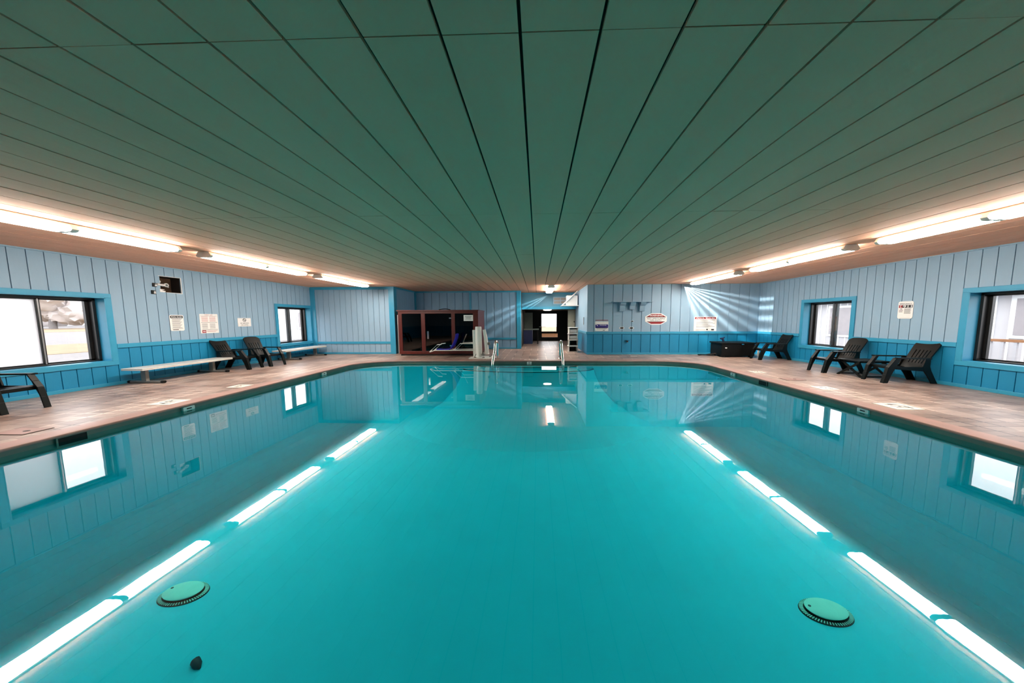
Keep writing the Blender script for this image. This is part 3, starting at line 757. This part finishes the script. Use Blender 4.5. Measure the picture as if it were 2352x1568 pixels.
mb = MB(); mb.tube([(0,-.005,0),(0,-.09,0),(.02,-.12,-.03)], .025, 10, 1.6); mb.build('spout', M['chrome'], t, smooth=True)
mb = MB(); mb.lathe([(.07,0),(.07,.012)], (0,-.06,.03), 14, 1.5, 1); mb.build('handle', M['black'], t)
mb = MB(); mb.box(3.80,4.06,11.26,11.32,.001,.008); o = mb.build('floor_plate', M['white'], None, (3.93,11.29,0)); tag(o,'flat white plate on the floor below the wall tap','plate')

# black chest with hose in the far right corner
t = thing('storage_chest', 'black storage chest with white latch on the floor, far right corner', 'chest', (7.9,11.25,0)); org = tuple(t.location)
mb = MB(); mb.box(7.28,8.56,10.98,11.70,.05,.53); mb.build('body', M['black'], t, org, bevel=.015)
mb = MB(); mb.box(7.24,8.60,10.95,11.73,.53,.585); mb.build('lid', M['black'], t, org, bevel=.012)
for x,y in ((7.36,11.05),(8.46,11.05),(7.36,11.6),(8.46,11.6)):
    mb = MB(); mb.box(x-.06,x+.06,y-.05,y+.05,0,.05); mb.build('foot', M['black'], t, org)
mb = MB(); mb.lathe([(.03,0),(.03,.015)], (0,0,0), 12, 1.3, .8); k = mb.build('latch_button', M['white'], t); k.location = Vector((7.44,10.979,.375))-Vector(org); k.rotation_euler = (PI/2,0,0)
mb = MB(); mb.box(8.02,8.11,10.94,10.965,.50,.53); mb.build('latch', M['chrome'], t, org)
t = thing('spray_nozzle', 'blue spray nozzle lying on the black chest lid', 'nozzle', (7.52,11.3,.585))
mb = MB(); mb.tube([(.03,0,.02),(-.02,0,.12),(-.04,0,.16)], [.03,.028,.04], 10, 1.5); mb.build('grip', M['navy'], t, smooth=True)
mb = MB(); mb.tube([(-.11,0,.135),(.06,0,.185)], [.035,.02], 10, 1.2); mb.build('barrel', M['navy'], t, smooth=True)
mb = MB(); mb.tube([(7.235,11.25,.12),(7.1,11.3,.10),(6.9,11.4,.045),(6.74,11.5,.03),(6.70,11.56,.03),(6.74,11.6,.03),(6.95,11.55,.03),(7.15,11.42,.03),(7.235,11.36,.03)], .022, 8, 1.2)
o = mb.build('hose', M['black'], None, (7,11.4,0), smooth=True); tag(o,'looped black hose on the floor beside the black chest','hose')
mb = MB(); mb.tube([(8.72,11.0,.025),(8.72,11.0,.34),(8.70,10.98,.37),(8.62,10.96,.37)], .03, 10, 1.3); o = mb.build('pipe_elbow', M['white'], None, (8.72,11.0,0), smooth=True); tag(o,'short white pipe elbow standing between chest and armchair','pipe')

# ------------------------------------------------------------------ broken-out recess with exposed fan parts, left wall
y0,y1,z0,z1 = VENT
t = thing('fan_recess', 'square broken opening with brown backing and white pipe stubs, left wall', 'wall recess', (XL,(y0+y1)/2,z0)); org = tuple(t.location)
mb = MB(); mb.box(XL-.30,XL-.28,y0+.002,y1-.002,z0+.002,z1-.002); mb.build('backing', M['brown_board'], t, org)
mb = MB()
for q in ((y0+.001,y0+.008,z0,z1),(y1-.008,y1-.001,z0,z1),(y0,y1,z1-.008,z1-.001),(y0,y1,z0+.001,z0+.008)): mb.box(XL-.30,XL-.02,*q)
mb.build('recess_side', M['dark_wood'], t, org)
mb = MB(); mb.prism([(y0+.0,z0),(y1+.02,z0-.02),(y1+.02,z0-.004),(y0+.0,z0+.0)], 'x', XL, XL+.008); mb.prism([(y0-.03,z1+.012),(y1+.015,z1+.012),(y1+.015,z0-.02),(y1,z0-.02),(y1,z1),(y0-.03,z1)], 'x', XL, XL+.008); mb.build('edge_strip', M['white'], t, org)
def knob(name, y, z, r, d, m='white', dark=True):
    mb = MB(); mb.lathe([(r*.8,0),(r,.03),(r,d),(r*.75,d+.01)], (0,0,0), 18); k = mb.build(name, M[m], t, smooth=True); k.location = Vector((XL-.28,y,z))-Vector(org); k.rotation_euler = (0,PI/2,0)
    if dark:
        mb = MB(); mb.lathe([(r*.5,d+.011),(r*.4,d+.013)], (0,0,0), 14); c = mb.build('bore', M['cor_panel'], k)
knob('pipe_stub', 7.475, 2.525, .055, .12); knob('pipe_stub', 7.315, 2.605, .04, .14, dark=False); knob('motor', 7.37, 2.53, .05, .08, 'black', False)
mb = MB(); mb.tube([(XL-.1,7.475,2.47),(XL-.05,7.43,2.455),(XL+.01,7.31,2.49),(XL+.02,7.2,2.495)], .008, 8); mb.tube([(XL-.02,7.31,2.5),(XL+.02,7.16,2.515)], .03, 8); mb.build('wire', M['white'], t, org, smooth=True)
mb = MB(); mb.prism([(y0-.02,2.395),(y0+.085,2.385),(y0+.02,2.36),(y0+.1,2.345),(y0+.07,2.315),(y0-.02,2.31)], 'x', XL, XL+.006); mb.build('torn_edge', M['white'], t, org)
for y,z,lb in ((7.115,2.49,'small black and white connector plug left of the wall recess'),(7.08,2.295,'small black outlet box below the wall recess wires')):
    t2 = thing('outlet_box', lb, 'outlet', (XL,y,z))
    mb = MB(); mb.box(0,.03,-.04,.04,-.05,.05); mb.build('plate', M['black'], t2, bevel=.006)
    mb = MB(); mb.box(.03,.034,-.005,.034,-.035,.0); mb.box(.03,.034,.0,.03,.012,.03); mb.build('socket', M['white'], t2)

# ------------------------------------------------------------------ white boxes at the corridor mouth
t = thing('mounted_box', 'white box with a slanting pipe above the corridor mouth', 'box', (1.8,14.6,2.24)); org = tuple(t.location)
mb = MB(); mb.box(1.50,2.06,14.4,14.9,2.25,2.76); mb.build('body', M['white'], t, org, bevel=.012)
mb = MB(); mb.box(1.22,XS-.005,14.35,14.95,2.215,2.25); mb.build('ledge', M['white'], t, org, bevel=.005)
mb = MB(); mb.tube([(1.27,14.36,2.25),(1.60,14.36,2.55),(2.05,14.36,2.97)], .03, 10, 1.4); mb.build('pipe', M['white'], t, org, smooth=True)
t = thing('louvre_vent', 'grey louvred vent in the header wall above the corridor', 'vent', (1.2,YH,2.56)); org = tuple(t.location)
mb = MB(); mb.box(.84,1.66,YH-.02,YH-.001,2.36,2.76); mb.build('frame', M['wall_up'], t, org, bevel=.004)
for k,(x,z) in enumerate(((.89,2.58),(1.27,2.58),(.89,2.40),(1.27,2.40))):
    mb = MB(); mb.box(x,x+.34,YH-.026,YH-.018,z,z+.13); o = mb.build('louvre_panel', M['grey_metal'], t, org)
mb = MB(); mb.box(0,.02,-.05,.05,-.17,.17); mb.box(.02,.026,-.012,.012,-.02,.04)
o = mb.build('switch_plate', M['grey_metal'], None); o.location = (XS-.023,12.75,1.45); o.rotation_euler = (0,0,0); tag(o,'tall grey switch strip on the bright corridor side wall','switch')
# stacked white plastic crates beside the corridor
cr0 = None
def make_crate():
    root = bpy.data.objects.new('plastic_crate', None); link(root)
    W,D,Hh = .21,.21,.285
    mb = MB()
    for sx in (-1,1):
        for sy in (-1,1): mb.box(min(sx*W,sx*(W-.035)),max(sx*W,sx*(W-.035)),min(sy*D,sy*(D-.035)),max(sy*D,sy*(D-.035)),0,Hh)
    mb.box(-W-.02,W+.02,-D-.01,D+.01,Hh-.03,Hh); mb.box(-W,W,-D,D,0,.03)
    mb.build('frame', M['white'], root, bevel=.005)
    for x in (-W+.01,W-.02):
        mb = MB(); mb.box(x,x+.01,-D,D,.03,Hh-.03); mb.build('side_panel', M['white'], root)
    mb = MB(); mb.box(-W+.02,W-.02,D-.03,D-.02,.03,Hh-.03); mb.build('back_panel', M['black'], root)  # black colour stands in for the shade inside the crate
    mb = MB(); mb.box(-W+.021,W-.021,-D+.02,D-.031,.03,.034); mb.build('floor_shade', M['black'], root)  # added black sheet, darkens the crate floor like shade
    return root
cr = make_crate()
cn = ['bottom white crate of the stack by the corridor','second white crate from the floor in the corridor stack','third white crate from the floor in the corridor stack','topmost white crate of the stack by the corridor']
for i in range(4):
    c = cr if i == 0 else copy_tree(cr)
    c.location = (1.64+.012*(i%2),12.95,.0+.287*i); tag(c, cn[i], 'crate', 'white crates stacked by the corridor')
for i in range(2,4):
    mb = MB(); mb.box(-.17,.17,-.2,.12,.032,.2); o = mb.build('towel_stack', M['bench'], None, (0,0,0), bevel=.03); o.location = (1.65,12.95,.287*i); tag(o, ('folded pale towels inside the third crate from the floor','folded pale towels inside the topmost crate')[i-2], 'towels')

# ------------------------------------------------------------------ pool fittings
def fitting(loc, n, lb):
    t = thing('inlet_fitting', lb, 'pool fitting', loc, math.atan2(n[1],n[0]), 'white fittings at the waterline')
    mb = MB(); mb.prism(rrect(.17,.075,.015),'x',-.02,.018); mb.build('body', M['white'], t, bevel=.004)
    mb = MB(); mb.prism(rrect(.075,.022,.008),'x',.018,.0205); mb.build('slot', M['nosing'], t)
fitting((-6.52,4.82,-.085),(1,0),'white waterline fitting on the left pool wall near the camera')
fitting((-6.51,8.05,-.085),(1,0),'white waterline fitting on the left pool wall near the far corner')
fitting((5.70,8.05,-.085),(-1,0),'white waterline fitting on the right pool wall near the far corner')
fitting((5.72,4.85,-.085),(-1,0),'white waterline fitting on the right pool wall near the camera')
fitting((-.33,10.15,-.085),(0,-1),'white waterline fitting on the far pool wall between the rails')
for x,y,n,lb in ((-6.53,3.55,0,'dark skimmer opening in the left pool wall near the camera'),(5.71,7.0,PI,'dark skimmer opening in the right pool wall')):
    t = thing('skimmer', lb, 'skimmer', (x,y,-.10), n, 'skimmer openings in the pool walls')
    mb = MB(); mb.prism(R_(-.12,.12,-.055,.05),'x',-.03,.004); mb.build('throat', M['black'], t)
    mb = MB(); mb.box(.004,.010,-.135,.135,.05,.06); mb.box(.004,.010,-.135,-.12,-.055,.05); mb.box(.004,.010,.12,.135,-.055,.05); mb.build('frame', M['waterline'], t)
    dx = -.72 if n == 0 else .72
    t = thing('skimmer_hatch', lb.replace('dark skimmer opening in the','square skimmer lid on the deck by the').replace('wall','edge'), 'lid', (x+dx,y,.0), 0, 'skimmer lids set in the deck')
    mb = MB(); mb.box(-.24,.24,-.125,.125,.001,.005); mb.build('rim', M['dark_gap'], t)
    mb = MB(); mb.box(-.225,.225,-.115,.115,.002,.0075); mb.build('cover', M['coping'], t)
    mb = MB(); mb.lathe([(.03,.0075),(.03,.0085)], (.06,0,0), 12, 1.4, .8); mb.build('finger_hole', M['black'], t)
# main drains
for x,y,lb in ((-5.0,3.43,'round pale drain cover under water on the left'),(3.76,3.385,'round pale drain cover under water on the right')):
    t = thing('main_drain', lb, 'drain', (x,y,-2.30), 0, 'round main drains in the pool floor')
    mb = MB(); mb.lathe([(.315,0),(.31,.012),(.26,.018),(.255,.004)], (0,0,0), 48, 1, .56); mb.mi = 1
    for k in range(56):
        a = 2*PI*k/56; mb.bar((.258*math.cos(a),.258*.56*math.sin(a),.022),(.305*math.cos(a),.305*.56*math.sin(a),.018),.010,.006)
    mb.build('slotted_ring', [M['black'], M['lid']], t)
    mb = MB(); mb.lathe([(.2,.02),(.245,.05),(.25,.058),(.235,.066),(.1,.072)], (0,0,0), 48, 1, .56); mb.build('cover', M['lid'], t, smooth=True)
    mb = MB(); mb.lathe([(.018,.06),(.018,.0725)], (-.19,.02,0), 10, 1, .7); mb.build('screw_hole', M['nosing'], t)
mb = MB(); mb.tube([(-.07,.03,.012),(-.02,.015,.03),(.04,-.01,.02),(.09,-.03,.006)], [.012,.04,.035,.008], 10); o = mb.build('fallen_leaf', M['debris'], None, smooth=True); o.location = (-3.84,2.66,-2.30); tag(o,'small dark leaf lying on the pool floor near the camera','leaf')
# deck markers
def marker(x, y, w, d, lb, body, rz):
    t = thing('depth_marker', lb, 'floor marker', (x,y,.0), rz, 'white depth markers set in the deck')
    mb = MB(); mb.box(-w/2,w/2,-d/2,d/2,.001,.0055); mb.build('tile', M['tile_white'], t)
    o = text_mesh(body, w*.7, d*.55, M['ink']); o.parent = t; o.location = (0,0,.0065)
marker(-6.98,4.90,.32,.42,'white depth marker tile on the left deck near the camera','4 FT',PI/2)
marker(-7.0,6.15,.28,.36,'pale depth marker tile on the left deck, farther one','4 FT',PI/2)
marker(6.28,4.84,.36,.46,'white depth marker tile on the right deck nearest the camera','4 FT',-PI/2)
marker(6.33,6.11,.28,.36,'pale depth marker tile on the right deck, middle one','4 FT',-PI/2)
marker(6.30,7.95,.28,.34,'worn depth marker tile on the right deck, farthest one','3 FT',-PI/2)
marker(-.25,10.31,.55,.13,'narrow depth marker tile at the far coping above the steps','3 FT',0)

# ------------------------------------------------------------------ outdoors
mb = MB(); mb.box(-200,XL-.43,-60,160,-.25,-.15); struct(mb.build('ground_left', M['asphalt']))
mb = MB(); mb.box(XR+.43,60,-30,60,-.25,-.15); struct(mb.build('ground_right', M['asphalt']))
mb = MB(); mb.box(-8,9,20.2,60,-.25,-.15); struct(mb.build('ground_back', M['lawn']))
for a,b,n in ((-34,-24.5,1),(-105,-72,2)):
    mb = MB(); mb.box(a,b,-60,160,-.15,-.13); struct(mb.build('lawn_strip', M['lawn']))
def tree(x,y,h,r,lb,seed,tr=.3):
    t = thing('tree', lb, 'tree', (x,y,-.15), 0, 'hazy trees beyond the road'); rng = random.Random(seed)
    mb = MB(); mb.tube([(0,0,0),(.05,.1,h*.3),(-.05,0,h*.62)], [tr,tr*.8,tr*.4], 9); mb.build('trunk', M['bark'], t, smooth=True)
    mb = MB()
    for k in range(7):
        c = Vector((rng.uniform(-r,r)*.5, rng.uniform(-r,r)*.6, h*.42+rng.uniform(-.22,.25)*h)); rr = r*rng.uniform(.5,.75)
        res = bmesh.ops.create_icosphere(mb.bm, subdivisions=3, radius=rr)
        for v in res['verts']:
            n = v.co.normalized(); v.co += n*rr*.16*(math.sin(7*n.x+seed+k)+math.sin(9*n.y+k*2)*math.cos(8*n.z)+rng.uniform(-.5,.5)); v.co += c
    mb.build('crown', M['leaf'], t, smooth=True)
tl = [(-100,54,13,4.5,'single hazy tree with bare lower trunk before the treeline, big left window'),(-118,58,15,6,'hazy tree behind the single tree, left in the treeline'),(-150,82,18,7,'tall hazy tree in the middle of the treeline beyond the road'),(-118,92,15,6.5,'hazy tree right in the treeline beyond the road'),(-150,118,18,8,'hazy tree at the far right of the treeline'),(-30,49,10,5,'hazy tree behind the pale house, small left window')]
for i,(x,y,h,r,lb) in enumerate(tl): tree(x,y,h,r,lb,i+3,.5)
def house(x0,x1,y0,y1,face,h,lb,wins):
    t = thing('house', lb, 'building', ((x0+x1)/2,(y0+y1)/2,-.15)); org = tuple(t.location)
    mb = MB(); mb.box(x0,x1,y0,y1,-.15,h); mb.build('wall', M['siding'], t, org)
    s = -1 if face == x0 else 1
    mb = MB(); mb.box(min(face,face+s*.5),max(face,face+s*.5),y0-.3,y1+.3,h,h+.7); mb.box(x0,x1,y0,y1,h,h+.7); mb.build('fascia', M['fascia'], t, org)
    mb = MB()
    n = int((y1-y0)/.35)
    for k in range(n): mb.box(min(face,face+s*.02),max(face,face+s*.02),y0+k*.35,y0+k*.35+.05,-.15,h)
    mb.build('batten', M['fascia'], t, org)
    for a,b,c,d in wins:
        mb = MB(); mb.box(min(face,face+s*.06),max(face,face+s*.06),a-.12,b+.12,c-.12,d+.12); w_ = mb.build('window_surround', M['fascia'], t, org)
        mb = MB(); mb.box(min(face+s*.05,face+s*.08),max(face+s*.05,face+s*.08),a,b,c,d); mb.build('pane', M['grey_win'], w_, org)
    return t
house(17,24,4,30,17,2.35,'white clapboard building outside the right hand windows',[(15.3,16.4,.6,2.1),(9.7,10.2,.9,2.2)])
house(-30,-21,21,34,-21,3.2,'pale house outside the small left window',[(23.5,25,.9,2.2),(27,28.2,.9,2.2)])
t = thing('railing', 'pale wooden porch railing outside the near right window', 'railing', (14.5,8.6,-.15)); org = tuple(t.location)
for z in (.78,.05):
    mb = MB(); mb.box(14.46,14.54,5.5,11,z,z+.08); mb.build('rail', M['porch'], t, org)
for k in range(23):
    mb = MB(); mb.box(14.47,14.53,5.5+k*.24,5.56+k*.24,-.15,.80); mb.build('baluster', M['siding'], t, org)
mb = MB(); mb.box(.1,1.7,20.6,21.4,-.15,.52); o = mb.build('porch_bench', M['porch'], None, (.9,21,-.15), bevel=.02); tag(o,'orange brown wooden bench seen through the lower door glass','bench')

# light leaving the ribbed lens ends in fans of streaks
def streak_lamp(name, loc, power, peaks, flip=1):
    li = bpy.data.lights.new(name,'POINT'); li.energy = power; li.shadow_soft_size = .004; li.color = (1,.96,.88); li.use_nodes = True
    o = link(bpy.data.objects.new(name, li)); o.location = loc
    nt = li.node_tree; N = nt.nodes; L = nt.links; em = N['Emission']
    tc = N.new('ShaderNodeTexCoord'); sp = N.new('ShaderNodeSeparateXYZ'); L.new(tc.outputs['Normal'], sp.inputs[0])
    def m_(op,*a):
        n = N.new('ShaderNodeMath'); n.operation = op
        for i,v in enumerate(a):
            if hasattr(v,'links'): L.new(v, n.inputs[i])
            else: n.inputs[i].default_value = v
        return n.outputs[0]
    ang = m_('ARCTAN2', m_('MULTIPLY', sp.outputs[2], -1.0), m_('MULTIPLY', sp.outputs[0], float(flip)))      # 0 = sideways, pi/2 = down
    tot = None
    for deg,wd_,st in peaks:
        d = m_('DIVIDE', m_('SUBTRACT', ang, math.radians(deg)), math.radians(wd_))
        g = m_('MULTIPLY', m_('POWER', 2.718, m_('MULTIPLY', m_('MULTIPLY', d, d), -1.0)), st)
        tot = g if tot is None else m_('ADD', tot, g)
    fo = N.new('ShaderNodeLightFalloff'); fo.inputs['Strength'].default_value = 1
    L.new(m_('MULTIPLY', m_('MULTIPLY', tot, m_('GREATER_THAN', sp.outputs[1], 0.0)), fo.outputs['Linear']), em.inputs['Strength'])
streak_lamp('lens_end_glow', (6.20,11.235,2.885), 110, [(66,5,.5),(53,3,.5),(41,2.4,1.3),(31,1.9,.9),(23,1.6,.9),(16,1.4,.8),(10,1.2,.7)])
streak_lamp('lens_end_glow', (.58,13.2,2.86), 40, [(20,1.8,1.0),(28,2,1.2),(36,2.2,.8)], -1)

# ------------------------------------------------------------------ world, camera, colour
wd = bpy.data.worlds.new('overcast sky'); S.world = wd; wd.use_nodes = True
N = wd.node_tree.nodes; L = wd.node_tree.links
bg = N['Background']; tc = N.new('ShaderNodeTexCoord'); nz = N.new('ShaderNodeTexNoise'); nz.inputs['Scale'].default_value = 3; nz.inputs['Detail'].default_value = 5
rp = N.new('ShaderNodeValToRGB'); rp.color_ramp.elements[0].color = (.86,.88,.94,1); rp.color_ramp.elements[1].color = (1,1,1,1)
L.new(tc.outputs['Generated'], nz.inputs['Vector']); L.new(nz.outputs['Fac'], rp.inputs[0]); L.new(rp.outputs[0], bg.inputs[0])
bg.inputs[1].default_value = 2.0

cam = bpy.data.cameras.new('camera'); co = link(bpy.data.objects.new('camera', cam))
f, cx, pitch, yaw, roll = 629.0, 1219.33, .0820, .0262, -.0040
cp, sp, cy, sy = math.cos(pitch), math.sin(pitch), math.cos(yaw), math.sin(yaw)
fw = Vector((-sy*cp, cy*cp, -sp)); rt = Vector((cy,sy,0)); up = rt.cross(fw)
r2 = rt*math.cos(roll)+up*math.sin(roll); u2 = up*math.cos(roll)-rt*math.sin(roll)
co.matrix_world = Matrix(((r2.x,u2.x,-fw.x,0),(r2.y,u2.y,-fw.y,0),(r2.z,u2.z,-fw.z,1.5469),(0,0,0,1)))
cam.sensor_fit = 'HORIZONTAL'; cam.sensor_width = 36; cam.lens = f/2352*36; cam.shift_x = (1176-cx)/2352; cam.clip_end = 300; cam.clip_start = .02
S.camera = co
S.view_settings.view_transform = 'Standard'; S.view_settings.look = 'None'; S.view_settings.gamma = 1; S.view_settings.use_curve_mapping = False
S.view_settings.exposure = 1.6
c = S.cycles; c.use_denoising = True; c.max_bounces = 8; c.diffuse_bounces = 5; c.use_adaptive_sampling = True; c.adaptive_threshold = .02; c.transparent_max_bounces = 12; c.caustics_reflective = False; c.caustics_refractive = False; c.sample_clamp_indirect = 6
